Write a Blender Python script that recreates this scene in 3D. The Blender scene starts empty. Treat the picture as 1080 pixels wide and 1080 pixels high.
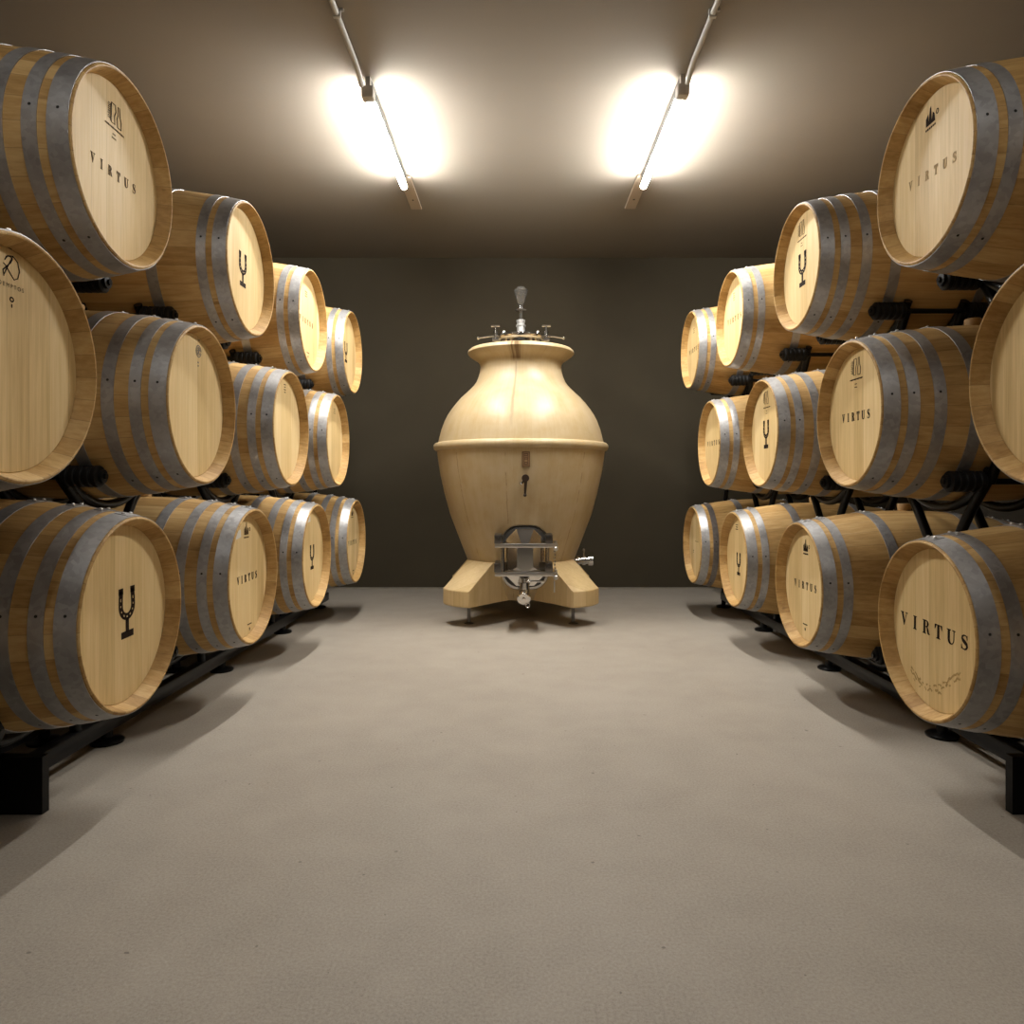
import bpy, bmesh, math, random
from mathutils import Vector, Matrix
random.seed(7)
PI = math.pi
C = bpy.context.scene.collection
CAM_Z = 0.94

# ------------------------------------------------------------------ helpers
def link(o, parent=None):
    C.objects.link(o)
    if parent is not None:
        o.parent = parent
    return o

def to_mesh(name, bm, mats, smooth=35):
    me = bpy.data.meshes.new(name)
    bmesh.ops.recalc_face_normals(bm, faces=bm.faces[:])
    bm.to_mesh(me); bm.free()
    for m in (mats if isinstance(mats, (list, tuple)) else [mats]):
        me.materials.append(m)
    if smooth:
        for p in me.polygons:
            p.use_smooth = True
        me.set_sharp_from_angle(angle=math.radians(smooth))
    return me

def obj(name, bm, mats, parent=None, smooth=35):
    me = bm if isinstance(bm, bpy.types.Mesh) else to_mesh(name, bm, mats, smooth)
    return link(bpy.data.objects.new(name, me), parent)

def tag(o, label, cat, group=None):
    o['label'] = label; o['category'] = cat
    if group:
        o['group'] = group
    return o

def thing(name, label, cat, loc=(0, 0, 0), rotz=0, group=None):
    o = bpy.data.objects.new(name, None)
    o.empty_display_size = 0.1
    link(o); o.location = loc; o.rotation_euler = (0, 0, rotz)
    return tag(o, label, cat, group)

def struct(name, bm, mats, smooth=35):
    o = obj(name, bm, mats, None, smooth); o['kind'] = 'structure'
    return o

def add_box(bm, lo, hi, mi=0, mat=None):
    vs = []
    for z in (lo[2], hi[2]):
        for x, y in ((lo[0], lo[1]), (hi[0], lo[1]), (hi[0], hi[1]), (lo[0], hi[1])):
            v = Vector((x, y, z))
            vs.append(bm.verts.new(mat @ v if mat else v))
    fs = []
    for idx in ((0, 3, 2, 1), (4, 5, 6, 7), (0, 1, 5, 4), (1, 2, 6, 5), (2, 3, 7, 6), (3, 0, 4, 7)):
        f = bm.faces.new([vs[i] for i in idx]); f.material_index = mi; fs.append(f)
    return fs

def bevel_all(bm, w, seg=2):
    bmesh.ops.bevel(bm, geom=bm.edges[:], offset=w, segments=seg, profile=0.5, affect='EDGES')

def axis_mat(axis, origin=(0, 0, 0)):
    """maps local z to the axis"""
    q = Vector((0, 0, 1)).rotation_difference(Vector(axis).normalized())
    return Matrix.Translation(origin) @ q.to_matrix().to_4x4()

def add_lathe(bm, prof, seg=48, mat=None, mi=0, cap=True):
    """prof: list of (radius, height) round local z"""
    rings = []
    for r, h in prof:
        if r < 1e-6:
            v = Vector((0, 0, h)); rings.append([bm.verts.new(mat @ v if mat else v)])
        else:
            ring = []
            for k in range(seg):
                a = 2 * PI * k / seg
                v = Vector((r * math.cos(a), r * math.sin(a), h))
                ring.append(bm.verts.new(mat @ v if mat else v))
            rings.append(ring)
    for a, b in zip(rings[:-1], rings[1:]):
        for k in range(seg):
            k2 = (k + 1) % seg
            if len(a) == 1 and len(b) == 1:
                continue
            if len(a) == 1:
                f = bm.faces.new((a[0], b[k], b[k2]))
            elif len(b) == 1:
                f = bm.faces.new((a[k], a[k2], b[0]))
            else:
                f = bm.faces.new((a[k], a[k2], b[k2], b[k]))
            f.material_index = mi
    if cap:
        for r in (rings[0], rings[-1]):
            if len(r) > 2:
                f = bm.faces.new(r); f.material_index = mi

def add_cyl(bm, p0, p1, r, seg=16, mi=0, r1=None):
    p0, p1 = Vector(p0), Vector(p1)
    L = (p1 - p0).length
    add_lathe(bm, [(r, 0), (r if r1 is None else r1, L)], seg, axis_mat(p1 - p0, p0), mi)

def add_tube(bm, pts, r, seg=12, mi=0):
    pts = [Vector(p) for p in pts]
    rings = []
    n = len(pts)
    up = None
    for i, p in enumerate(pts):
        if i == 0: t = pts[1] - pts[0]
        elif i == n - 1: t = pts[-1] - pts[-2]
        else: t = (pts[i + 1] - pts[i]).normalized() + (pts[i] - pts[i - 1]).normalized()
        t.normalize()
        if up is None:
            up = t.orthogonal().normalized()
        else:
            up = (up - t * up.dot(t)).normalized()
        w = t.cross(up)
        rings.append([bm.verts.new(p + r * (math.cos(2 * PI * k / seg) * up + math.sin(2 * PI * k / seg) * w)) for k in range(seg)])
    for a, b in zip(rings[:-1], rings[1:]):
        for k in range(seg):
            f = bm.faces.new((a[k], a[(k + 1) % seg], b[(k + 1) % seg], b[k])); f.material_index = mi
    for r_ in (rings[0], rings[-1]):
        f = bm.faces.new(r_); f.material_index = mi

def add_sphere(bm, c, r, mi=0, seg=12):
    prof = [(0 if k in (0, 8) else r * math.sin(PI * k / 8), -r * math.cos(PI * k / 8)) for k in range(9)]
    add_lathe(bm, prof, seg, Matrix.Translation(c), mi, cap=False)

# ------------------------------------------------------------------ materials
def mat(name):
    m = bpy.data.materials.new(name); m.use_nodes = True
    nt = m.node_tree
    b = nt.nodes['Principled BSDF']
    return m, nt, b

def N(nt, t, **kw):
    n = nt.nodes.new(t)
    for k, v in kw.items():
        if k in ('operation', 'data_type', 'blend_type', 'noise_dimensions', 'feature', 'voronoi_dimensions', 'use_clamp'):
            setattr(n, k, v)
        else:
            n.inputs[k].default_value = v
    return n

def math_n(nt, op, a, b=None, clamp=False):
    n = nt.nodes.new('ShaderNodeMath'); n.operation = op; n.use_clamp = clamp
    for i, v in enumerate((a, b)):
        if v is None: continue
        if isinstance(v, (int, float)): n.inputs[i].default_value = v
        else: nt.links.new(v, n.inputs[i])
    return n.outputs[0]

def mix_c(nt, fac, a, b, mode='MIX'):
    n = nt.nodes.new('ShaderNodeMix'); n.data_type = 'RGBA'; n.blend_type = mode
    for sock, v in ((n.inputs['Factor'], fac), (n.inputs['A'], a), (n.inputs['B'], b)):
        if isinstance(v, (int, float)): sock.default_value = v
        elif isinstance(v, (tuple, list)): sock.default_value = (*v[:3], 1)
        else: nt.links.new(v, sock)
    return n.outputs['Result']

def ramp(nt, fac, stops):
    n = nt.nodes.new('ShaderNodeValToRGB')
    cr = n.color_ramp
    while len(cr.elements) < len(stops): cr.elements.new(0.5)
    for e, (p, c) in zip(cr.elements, stops):
        e.position = p; e.color = (*c, 1) if len(c) == 3 else c
    nt.links.new(fac, n.inputs[0])
    return n.outputs[0]

def mapping(nt, vec, scale=(1, 1, 1), loc=None):
    n = nt.nodes.new('ShaderNodeMapping'); n.inputs['Scale'].default_value = scale
    nt.links.new(vec, n.inputs['Vector'])
    if loc is not None: nt.links.new(loc, n.inputs['Location'])
    return n.outputs[0]

def rnd_vec(nt):
    oi = nt.nodes.new('ShaderNodeObjectInfo')
    c = nt.nodes.new('ShaderNodeCombineXYZ')
    m = math_n(nt, 'MULTIPLY', oi.outputs['Random'], 37.0)
    for i in range(3): nt.links.new(m, c.inputs[i])
    return oi.outputs['Random'], c.outputs[0]

def noise(nt, vec, scale, detail=3, rough=0.55):
    n = nt.nodes.new('ShaderNodeTexNoise')
    n.inputs['Scale'].default_value = scale; n.inputs['Detail'].default_value = detail; n.inputs['Roughness'].default_value = rough
    nt.links.new(vec, n.inputs['Vector'])
    return n.outputs['Fac']

def bump(nt, b, h, strength, dist=0.01):
    n = nt.nodes.new('ShaderNodeBump'); n.inputs['Strength'].default_value = strength; n.inputs['Distance'].default_value = dist
    nt.links.new(h, n.inputs['Height']); nt.links.new(n.outputs[0], b.inputs['Normal'])

def objco(nt):
    return nt.nodes.new('ShaderNodeTexCoord').outputs['Object']

def sepxyz(nt, v):
    n = nt.nodes.new('ShaderNodeSeparateXYZ'); nt.links.new(v, n.inputs[0]); return n.outputs

def wood_staves(name, c_lo, c_mid, c_hi, n_staves):
    """oak staves laid round local x; each its own tone, grain along x"""
    m, nt, b = mat(name)
    co = objco(nt); s = sepxyz(nt, co)
    rnd, rv = rnd_vec(nt)
    ang = math_n(nt, 'ARCTAN2', s[1], s[2])
    t = math_n(nt, 'MULTIPLY', math_n(nt, 'ADD', ang, PI), n_staves / (2 * PI))
    idx = math_n(nt, 'FLOOR', t); fr = math_n(nt, 'FRACT', t)
    wn = nt.nodes.new('ShaderNodeTexWhiteNoise'); wn.noise_dimensions = '2D'
    cb = nt.nodes.new('ShaderNodeCombineXYZ'); nt.links.new(idx, cb.inputs[0]); nt.links.new(math_n(nt, 'MULTIPLY', rnd, 91.0), cb.inputs[1])
    nt.links.new(cb.outputs[0], wn.inputs['Vector'])
    g1 = noise(nt, mapping(nt, co, (2.2, 45, 45), rv), 1.6, 5)
    g2 = noise(nt, mapping(nt, co, (9, 260, 260), rv), 1.0, 2)
    blotch = noise(nt, mapping(nt, co, (3, 3, 3), rv), 1.5, 3)
    v = math_n(nt, 'ADD', math_n(nt, 'MULTIPLY', wn.outputs['Value'], 0.24), math_n(nt, 'MULTIPLY', g1, 0.48))
    v = math_n(nt, 'ADD', v, math_n(nt, 'MULTIPLY', g2, 0.14))
    v = math_n(nt, 'ADD', v, math_n(nt, 'MULTIPLY', blotch, 0.14))
    col = ramp(nt, v, [(0.30, c_lo), (0.50, c_mid), (0.72, c_hi)])
    edge = math_n(nt, 'MINIMUM', fr, math_n(nt, 'SUBTRACT', 1.0, fr))
    seam = math_n(nt, 'LESS_THAN', edge, 0.016)
    col = mix_c(nt, math_n(nt, 'MULTIPLY', seam, 0.42), col, (0.13, 0.07, 0.025))
    # small dark knots and pores
    k = noise(nt, mapping(nt, co, (10, 26, 26), rv), 1.3, 1)
    knot = ramp(nt, k, [(0.75, (0, 0, 0)), (0.80, (1, 1, 1))])
    col = mix_c(nt, math_n(nt, 'MULTIPLY', knot, 0.5), col, (0.16, 0.09, 0.03))
    nt.links.new(col, b.inputs['Base Color'])
    b.inputs['Roughness'].default_value = 0.62
    b.inputs['Specular IOR Level'].default_value = 0.3
    h = math_n(nt, 'SUBTRACT', math_n(nt, 'MULTIPLY', g1, 0.25), seam)
    bump(nt, b, h, 0.25, 0.002)
    return m

def wood_head(name, c_lo, c_mid, c_hi):
    """vertical boards of a barrel head: grain along local z, boards across local y"""
    m, nt, b = mat(name)
    co = objco(nt); s = sepxyz(nt, co)
    rnd, rv = rnd_vec(nt)
    t = math_n(nt, 'MULTIPLY', math_n(nt, 'ADD', s[1], math_n(nt, 'MULTIPLY', rnd, 0.05)), 13.0)
    idx = math_n(nt, 'FLOOR', t); fr = math_n(nt, 'FRACT', t)
    wn = nt.nodes.new('ShaderNodeTexWhiteNoise'); wn.noise_dimensions = '2D'
    cb = nt.nodes.new('ShaderNodeCombineXYZ'); nt.links.new(idx, cb.inputs[0]); nt.links.new(math_n(nt, 'MULTIPLY', rnd, 57.0), cb.inputs[1])
    nt.links.new(cb.outputs[0], wn.inputs['Vector'])
    g1 = noise(nt, mapping(nt, co, (30, 55, 2.2), rv), 1.7, 5)
    g2 = noise(nt, mapping(nt, co, (60, 330, 10), rv), 1.0, 2)
    v = math_n(nt, 'ADD', math_n(nt, 'MULTIPLY', wn.outputs['Value'], 0.26), math_n(nt, 'MULTIPLY', g1, 0.44))
    v = math_n(nt, 'ADD', v, math_n(nt, 'MULTIPLY', g2, 0.24))
    v = math_n(nt, 'ADD', v, math_n(nt, 'MULTIPLY', rnd, 0.10))
    col = ramp(nt, v, [(0.25, c_lo), (0.52, c_mid), (0.82, c_hi)])
    edge = math_n(nt, 'MINIMUM', fr, math_n(nt, 'SUBTRACT', 1.0, fr))
    seam = math_n(nt, 'LESS_THAN', edge, 0.012)
    col = mix_c(nt, math_n(nt, 'MULTIPLY', seam, 0.28), col, (0.25, 0.15, 0.06))
    nt.links.new(col, b.inputs['Base Color'])
    b.inputs['Roughness'].default_value = 0.6
    b.inputs['Specular IOR Level'].default_value = 0.25
    bump(nt, b, math_n(nt, 'SUBTRACT', math_n(nt, 'MULTIPLY', g2, 0.3), seam), 0.15, 0.0015)
    return m

def hoop_metal(name, base, dark):
    m, nt, b = mat(name)
    co = objco(nt); rnd, rv = rnd_vec(nt)
    vo = nt.nodes.new('ShaderNodeTexVoronoi'); vo.inputs['Scale'].default_value = 70
    nt.links.new(mapping(nt, co, (1, 1, 1), rv), vo.inputs['Vector'])
    sp = sepxyz(nt, vo.outputs['Color'])
    n1 = noise(nt, mapping(nt, co, (1, 1, 1), rv), 7, 4)
    v = math_n(nt, 'ADD', math_n(nt, 'MULTIPLY', sp[0], 0.22), math_n(nt, 'MULTIPLY', n1, 0.78))
    col = ramp(nt, v, [(0.25, dark), (0.7, base)])
    nt.links.new(col, b.inputs['Base Color'])
    b.inputs['Metallic'].default_value = 0.62
    r = math_n(nt, 'ADD', 0.30, math_n(nt, 'MULTIPLY', v, 0.28))
    nt.links.new(r, b.inputs['Roughness'])
    bump(nt, b, n1, 0.12, 0.003)
    return m

def plain(name, col, rough=0.5, metal=0.0, var=0.0, scale=20, spec=0.5):
    m, nt, b = mat(name)
    if var:
        n1 = noise(nt, objco(nt), scale, 4)
        c = ramp(nt, n1, [(0.3, tuple(x * (1 - var) for x in col)), (0.7, tuple(min(1, x * (1 + var)) for x in col))])
        nt.links.new(c, b.inputs['Base Color'])
    else:
        b.inputs['Base Color'].default_value = (*col, 1)
    b.inputs['Roughness'].default_value = rough; b.inputs['Metallic'].default_value = metal
    b.inputs['Specular IOR Level'].default_value = spec
    return m

OAK = wood_staves('oak_staves', (0.31, 0.172, 0.052), (0.475, 0.292, 0.104), (0.62, 0.425, 0.187), 28)
HEADWOOD = wood_head('oak_head', (0.50, 0.335, 0.132), (0.70, 0.510, 0.240), (0.83, 0.655, 0.37))
STEEL_HOOP = hoop_metal('galvanised_hoop', (0.45, 0.445, 0.44), (0.27, 0.265, 0.26))
DARK_HOOP = hoop_metal('dull_hoop', (0.24, 0.22, 0.21), (0.12, 0.11, 0.10))
RIVET = plain('rivet', (0.75, 0.75, 0.75), 0.3, 0.9)
HOLE = plain('nail_hole', (0.02, 0.018, 0.016), 0.8)
INK = plain('burnt_ink', (0.022, 0.013, 0.008), 0.85, spec=0.1)
FADED = plain('faded_ink', (0.36, 0.25, 0.12), 0.85, spec=0.1)
BROWN_INK = plain('brown_ink', (0.085, 0.05, 0.022), 0.85, spec=0.1)
GREY_INK = plain('grey_ink', (0.22, 0.20, 0.17), 0.8, spec=0.1)
PAPER = plain('paper', (0.72, 0.69, 0.62), 0.8)
BUNGWOOD = plain('bung_wood', (0.50, 0.32, 0.14), 0.6, var=0.12)
BLACK = plain('black_paint', (0.004, 0.004, 0.004), 0.28, spec=0.2)
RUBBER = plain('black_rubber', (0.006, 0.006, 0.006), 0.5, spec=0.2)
STEEL = plain('polished_steel', (0.62, 0.60, 0.57), 0.13, 1.0)
STEEL_ROUGH = plain('brushed_steel', (0.55, 0.53, 0.50), 0.3, 1.0)
DARKSTEEL = plain('dark_steel', (0.16, 0.15, 0.14), 0.3, 1.0)
GASKET = plain('gasket', (0.03, 0.028, 0.025), 0.5)
BRASSPLATE = plain('brown_plate', (0.11, 0.055, 0.02), 0.5)

# ------------------------------------------------------------------ the room
XL, XR, YB, YF, CEIL = -3.20, 3.26, 6.60, -5.6, 3.0

def floor_mat():
    m, nt, b = mat('sealed_concrete')
    co = objco(nt)
    big = noise(nt, co, 0.9, 5, 0.6)
    mid = noise(nt, co, 6.0, 4)
    fine = noise(nt, co, 150, 2, 0.7)
    fine2 = noise(nt, co, 420, 1, 0.6)
    v = math_n(nt, 'ADD', math_n(nt, 'MULTIPLY', big, 0.24), math_n(nt, 'MULTIPLY', mid, 0.14))
    v = math_n(nt, 'ADD', v, math_n(nt, 'MULTIPLY', fine, 0.42))
    v = math_n(nt, 'ADD', v, math_n(nt, 'MULTIPLY', fine2, 0.20))
    col = ramp(nt, v, [(0.34, (0.255, 0.220, 0.180)), (0.5, (0.365, 0.324, 0.266)), (0.66, (0.446, 0.402, 0.338))])
    spk = noise(nt, co, 36, 1)
    dot = ramp(nt, spk, [(0.775, (0, 0, 0)), (0.79, (1, 1, 1))])
    col = mix_c(nt, math_n(nt, 'MULTIPLY', dot, 0.6), col, (0.09, 0.075, 0.06))
    nt.links.new(col, b.inputs['Base Color'])
    b.inputs['Roughness'].default_value = 0.62
    b.inputs['Specular IOR Level'].default_value = 0.35
    bump(nt, b, fine, 0.2, 0.002)
    return m

def paint(name, col, var, scale, rough=0.85):
    m, nt, b = mat(name)
    co = objco(nt)
    v = math_n(nt, 'ADD', math_n(nt, 'MULTIPLY', noise(nt, co, scale, 5), 0.8), math_n(nt, 'MULTIPLY', noise(nt, co, 90, 2), 0.2))
    c = ramp(nt, v, [(0.3, tuple(x * (1 - var) for x in col)), (0.7, tuple(x * (1 + var) for x in col))])
    nt.links.new(c, b.inputs['Base Color'])
    b.inputs['Roughness'].default_value = rough
    b.inputs['Specular IOR Level'].default_value = 0.2
    bump(nt, b, v, 0.1, 0.004)
    return m

FLOOR = floor_mat()
WALL = paint('dark_wall_paint', (0.062, 0.051, 0.032), 0.10, 1.6)
CEILING = paint('ceiling_plaster', (0.265, 0.232, 0.190), 0.04, 1.2)
SIDEWALL = paint('side_wall_paint', (0.055, 0.046, 0.033), 0.08, 1.6)

bm = bmesh.new(); add_box(bm, (XL - 0.2, YF - 0.2, -0.12), (XR + 0.2, YB + 0.2, 0)); struct('floor', bm, FLOOR, 0)
bm = bmesh.new(); add_box(bm, (XL - 0.2, YB, 0), (XR + 0.2, YB + 0.2, CEIL + 0.10)); struct('wall_back', bm, WALL, 0)
bm = bmesh.new(); add_box(bm, (XL - 0.2, YF - 0.2, 0), (XR + 0.2, YF, CEIL + 0.10)); struct('wall_front', bm, SIDEWALL, 0)
bm = bmesh.new(); add_box(bm, (XL - 0.2, YF, 0), (XL, YB, CEIL + 0.10)); struct('wall_left', bm, SIDEWALL, 0)
bm = bmesh.new(); add_box(bm, (XR, YF, 0), (XR + 0.2, YB, CEIL + 0.10)); struct('wall_right', bm, SIDEWALL, 0)
bm = bmesh.new(); add_box(bm, (XL, YF, CEIL), (XR, YB, CEIL + 0.10)); struct('ceiling', bm, CEILING, 0)
bm = bmesh.new(); add_box(bm, (XL, YB - 0.012, 0.0), (XR, YB, 0.014)); struct('baseboard_back', bm, plain('mortar_strip', (0.30, 0.27, 0.22), 0.8, var=0.1), 0)

# ------------------------------------------------------------------ barrels
HL = 0.475                      # half length
def prof_r(x, rr, rb):
    return rb - (rb - rr) * (abs(x) / HL) ** 2

XM = axis_mat((1, 0, 0))
def shell_mesh(rr, rb):
    bm = bmesh.new()
    pr = [(rr - 0.026, -HL + 0.050), (rr - 0.0075, -HL + 0.001), (rr - 0.004, -HL)]
    for k in range(25):
        x = -HL + 2 * HL * k / 24
        if k == 0: x += 0.003
        if k == 24: x -= 0.003
        pr.append((prof_r(x, rr, rb), x))
    pr += [(rr - 0.004, HL), (rr - 0.0075, HL - 0.001), (rr - 0.026, HL - 0.050)]
    add_lathe(bm, pr, 104, XM, 0, cap=False)
    return to_mesh('stave_shell', bm, OAK, 40)

def head_mesh(rr, sgn):
    bm = bmesh.new()
    R = rr - 0.0222
    x0 = HL - 0.043
    pr = [(R + 0.001, x0 - 0.022), (R, x0 - 0.004), (R - 0.004, x0), (0.12, x0), (0, x0)]
    if sgn < 0: pr = [(r, -x) for r, x in pr]
    add_lathe(bm, pr, 96, XM, 0, cap=True)
    return to_mesh('head', bm, HEADWOOD, 30)

def hoop_mesh(x0, x1, rr, rb, rows, m):
    """flat hoop between axial x0..x1 with seam lap, rivets on top and one nail per side"""
    bm = bmesh.new()
    off, th = 0.0006, 0.0022
    xs = [x0 + (x1 - x0) * k / 4 for k in range(5)]
    pr = [(prof_r(x, rr, rb) + off, x) for x in xs] + [(prof_r(x, rr, rb) + off + th, x) for x in reversed(xs)]
    pr.append(pr[0])
    add_lathe(bm, pr, 104, XM, 0, cap=False)
    bmesh.ops.remove_doubles(bm, verts=bm.verts[:], dist=1e-6)
    xm = (x0 + x1) / 2
    def P(a, x, dr):
        r = prof_r(x, rr, rb) + off + th + dr
        return Vector((x, r * math.sin(a), r * math.cos(a)))
    # lap plate on top
    a0, a1 = -0.10, 0.13
    nseg = 8
    rows_v = []
    for k in range(nseg + 1):
        a = a0 + (a1 - a0) * k / nseg
        ins = 0.006 if k in (0, nseg) else 0.002
        rows_v.append([bm.verts.new(P(a, x0 + ins, 0.0016)), bm.verts.new(P(a, x1 - ins, 0.0016)),
                       bm.verts.new(P(a, x1 - ins, -0.0005)), bm.verts.new(P(a, x0 + ins, -0.0005))])
    for u, w in zip(rows_v[:-1], rows_v[1:]):
        for k in range(4):
            bm.faces.new((u[k], u[(k + 1) % 4], w[(k + 1) % 4], w[k]))
    bm.faces.new(rows_v[0]); bm.faces.new(rows_v[-1])
    for a in (-0.055, 0.075):
        c = P(a, xm, 0.0012); n = Vector((0, math.sin(a), math.cos(a)))
        add_lathe(bm, [(0.0058, 0), (0.0058, 0.0022), (0.004, 0.0048), (0, 0.0055)], 10, axis_mat(n, c), 1, cap=False)
    for a in (1.42, -1.42, 2.6, -2.6):
        c = P(a, xm, -0.0002); n = Vector((0, math.sin(a), math.cos(a)))
        add_lathe(bm, [(0.0042, 0), (0.0042, 0.0008), (0, 0.0012)], 10, axis_mat(n, c), 2, cap=False)
    return to_mesh('hoop', bm, [m, RIVET, HOLE], 40)

def bung_mesh(rb):
    bm = bmesh.new()
    add_lathe(bm, [(0.026, rb - 0.006), (0.030, rb + 0.026), (0.028, rb + 0.030), (0, rb + 0.030)], 24, None, 0)
    return to_mesh('bung', bm, BUNGWOOD, 40)

# ---- marks on the heads: strokes in (a, b) head-plane coordinates, unit = metre
def add_poly(bm, pts, x, th=0.0006):
    a = [bm.verts.new((x, p[0], p[1])) for p in pts]; b = [bm.verts.new((x + th, p[0], p[1])) for p in pts]
    n = len(pts)
    for k in range(n):
        bm.faces.new((a[k], a[(k + 1) % n], b[(k + 1) % n], b[k]))
    bm.faces.new(b); bm.faces.new(a)

def add_stroke(bm, pts, w, x, th=0.0006, closed=False):
    n = len(pts)
    if isinstance(w, (int, float)): w = [w] * n
    Ls, Rs = [], []
    for i in range(n):
        p = Vector(pts[i])
        if closed: t = Vector(pts[(i + 1) % n]) - Vector(pts[i - 1])
        else: t = Vector(pts[min(n - 1, i + 1)]) - Vector(pts[max(0, i - 1)])
        t.normalize(); nn = Vector((-t.y, t.x))
        Ls.append(p + nn * w[i] / 2); Rs.append(p - nn * w[i] / 2)
    rng = range(n if closed else n - 1)
    for i in rng:
        j = (i + 1) % n
        add_poly(bm, [Ls[i], Rs[i], Rs[j], Ls[j]], x, th)

def arc(cx, cy, rx, ry, a0, a1, n=14):
    return [(cx + rx * math.cos(math.radians(a0 + (a1 - a0) * k / n)), cy + ry * math.sin(math.radians(a0 + (a1 - a0) * k / n))) for k in range(n + 1)]

def glyph(ch):
    """fat-face roman capital on a unit cap height: polygons, strokes, width"""
    P, S = [], []
    rect = lambda x0, y0, x1, y1: P.append([(x0, y0), (x1, y0), (x1, y1), (x0, y1)])
    if ch == 'V':
        P.append([(0.08, 1), (0.34, 1), (0.58, 0.22), (0.46, 0)]); P.append([(0.46, 0), (0.50, 0), (0.84, 1), (0.77, 1)])
        rect(0, 0.94, 0.42, 1); rect(0.62, 0.94, 0.96, 1); W = 0.96
    elif ch == 'I':
        rect(0.10, 0, 0.34, 1); rect(0, 0, 0.44, 0.06); rect(0, 0.94, 0.44, 1); W = 0.44
    elif ch == 'R':
        rect(0.10, 0, 0.34, 1); rect(0, 0, 0.44, 0.06); rect(0, 0.94, 0.34, 1)
        S.append(([(0.30, 0.97), (0.46, 0.965), (0.58, 0.90), (0.63, 0.75), (0.58, 0.60), (0.46, 0.53), (0.30, 0.52)], [0.06, 0.07, 0.15, 0.22, 0.15, 0.07, 0.06]))
        S.append(([(0.44, 0.52), (0.56, 0.46), (0.63, 0.30), (0.70, 0.08), (0.80, 0.04), (0.90, 0.08)], [0.06, 0.13, 0.21, 0.18, 0.09, 0.04])); W = 0.90
    elif ch == 'T':
        rect(0.30, 0, 0.54, 1); rect(0.20, 0, 0.64, 0.06); rect(0, 0.94, 0.84, 1)
        P.append([(0, 1), (0, 0.66), (0.04, 0.66), (0.20, 0.95)]); P.append([(0.84, 1), (0.64, 0.95), (0.80, 0.66), (0.84, 0.66)]); W = 0.84
    elif ch == 'U':
        rect(0, 0.94, 0.44, 1); rect(0.60, 0.94, 0.94, 1)
        S.append(([(0.22, 1), (0.22, 0.34), (0.27, 0.16), (0.38, 0.06), (0.50, 0.035), (0.64, 0.07), (0.74, 0.18), (0.78, 0.36), (0.78, 1)], [0.24, 0.24, 0.23, 0.16, 0.09, 0.07, 0.07, 0.07, 0.07])); W = 0.94
    else:
        S.append(([(0.66, 0.76), (0.60, 0.90), (0.46, 0.965), (0.28, 0.955), (0.15, 0.87), (0.13, 0.74), (0.22, 0.62), (0.40, 0.52), (0.58, 0.40), (0.64, 0.25), (0.56, 0.11), (0.40, 0.035), (0.22, 0.05), (0.10, 0.14), (0.04, 0.28)],
                  [0.04, 0.06, 0.07, 0.10, 0.15, 0.19, 0.24, 0.27, 0.25, 0.19, 0.13, 0.08, 0.07, 0.06, 0.04]))
        P.append([(0.66, 1), (0.66, 0.68), (0.62, 0.68), (0.56, 0.90)]); P.append([(0.04, 0), (0.04, 0.34), (0.08, 0.34), (0.14, 0.10)]); W = 0.74
    return P, S, W

X_MARK = HL - 0.043 + 0.0003
def rot2(p, c, s): return (p[0] * c - p[1] * s, p[0] * s + p[1] * c)

def add_word(bm, word, a0, a1, b, h, roll=0.0, stretch=1.0):
    """first letter centred at a0, last at a1, letters of height h centred on b"""
    c, s = math.cos(roll), math.sin(roll)
    n = len(word); am = (a0 + a1) / 2
    for i, ch in enumerate(word):
        P, S, W = glyph(ch)
        ac = a0 + (a1 - a0) * i / (n - 1) - am
        f = lambda q: (lambda r: (r[0] + am, r[1] + b))(rot2((ac + (q[0] - W / 2) * h * stretch, (q[1] - 0.5) * h), c, s))
        for p in P: add_poly(bm, [f(q) for q in p], X_MARK)
        for pts, w in S: add_stroke(bm, [f(q) for q in pts], [k * h for k in w], X_MARK)

def add_small_text(bm, txt, a, b, h, turn=0.0, x=None):
    cu = bpy.data.curves.new('tmp', 'FONT'); cu.body = txt; cu.size = h * 1.4; cu.align_x = 'CENTER'; cu.align_y = 'CENTER'
    o = bpy.data.objects.new('tmp', cu); C.objects.link(o)
    dg = bpy.context.evaluated_depsgraph_get(); dg.update()
    me = o.evaluated_get(dg).to_mesh()
    c, s = math.cos(turn), math.sin(turn)
    vs = [bm.verts.new(((X_MARK + 0.0006) if x is None else x, a + v.co.x * c - v.co.y * s, b + v.co.x * s + v.co.y * c)) for v in me.vertices]
    for p in me.polygons:
        try: bm.faces.new([vs[i] for i in p.vertices])
        except ValueError: pass
    o.evaluated_get(dg).to_mesh_clear()
    bpy.data.objects.remove(o); bpy.data.curves.remove(cu)

def part_mark(parent, name, build, m):
    bm = bmesh.new(); build(bm)
    return obj(name, bm, m, parent, 0)

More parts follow.
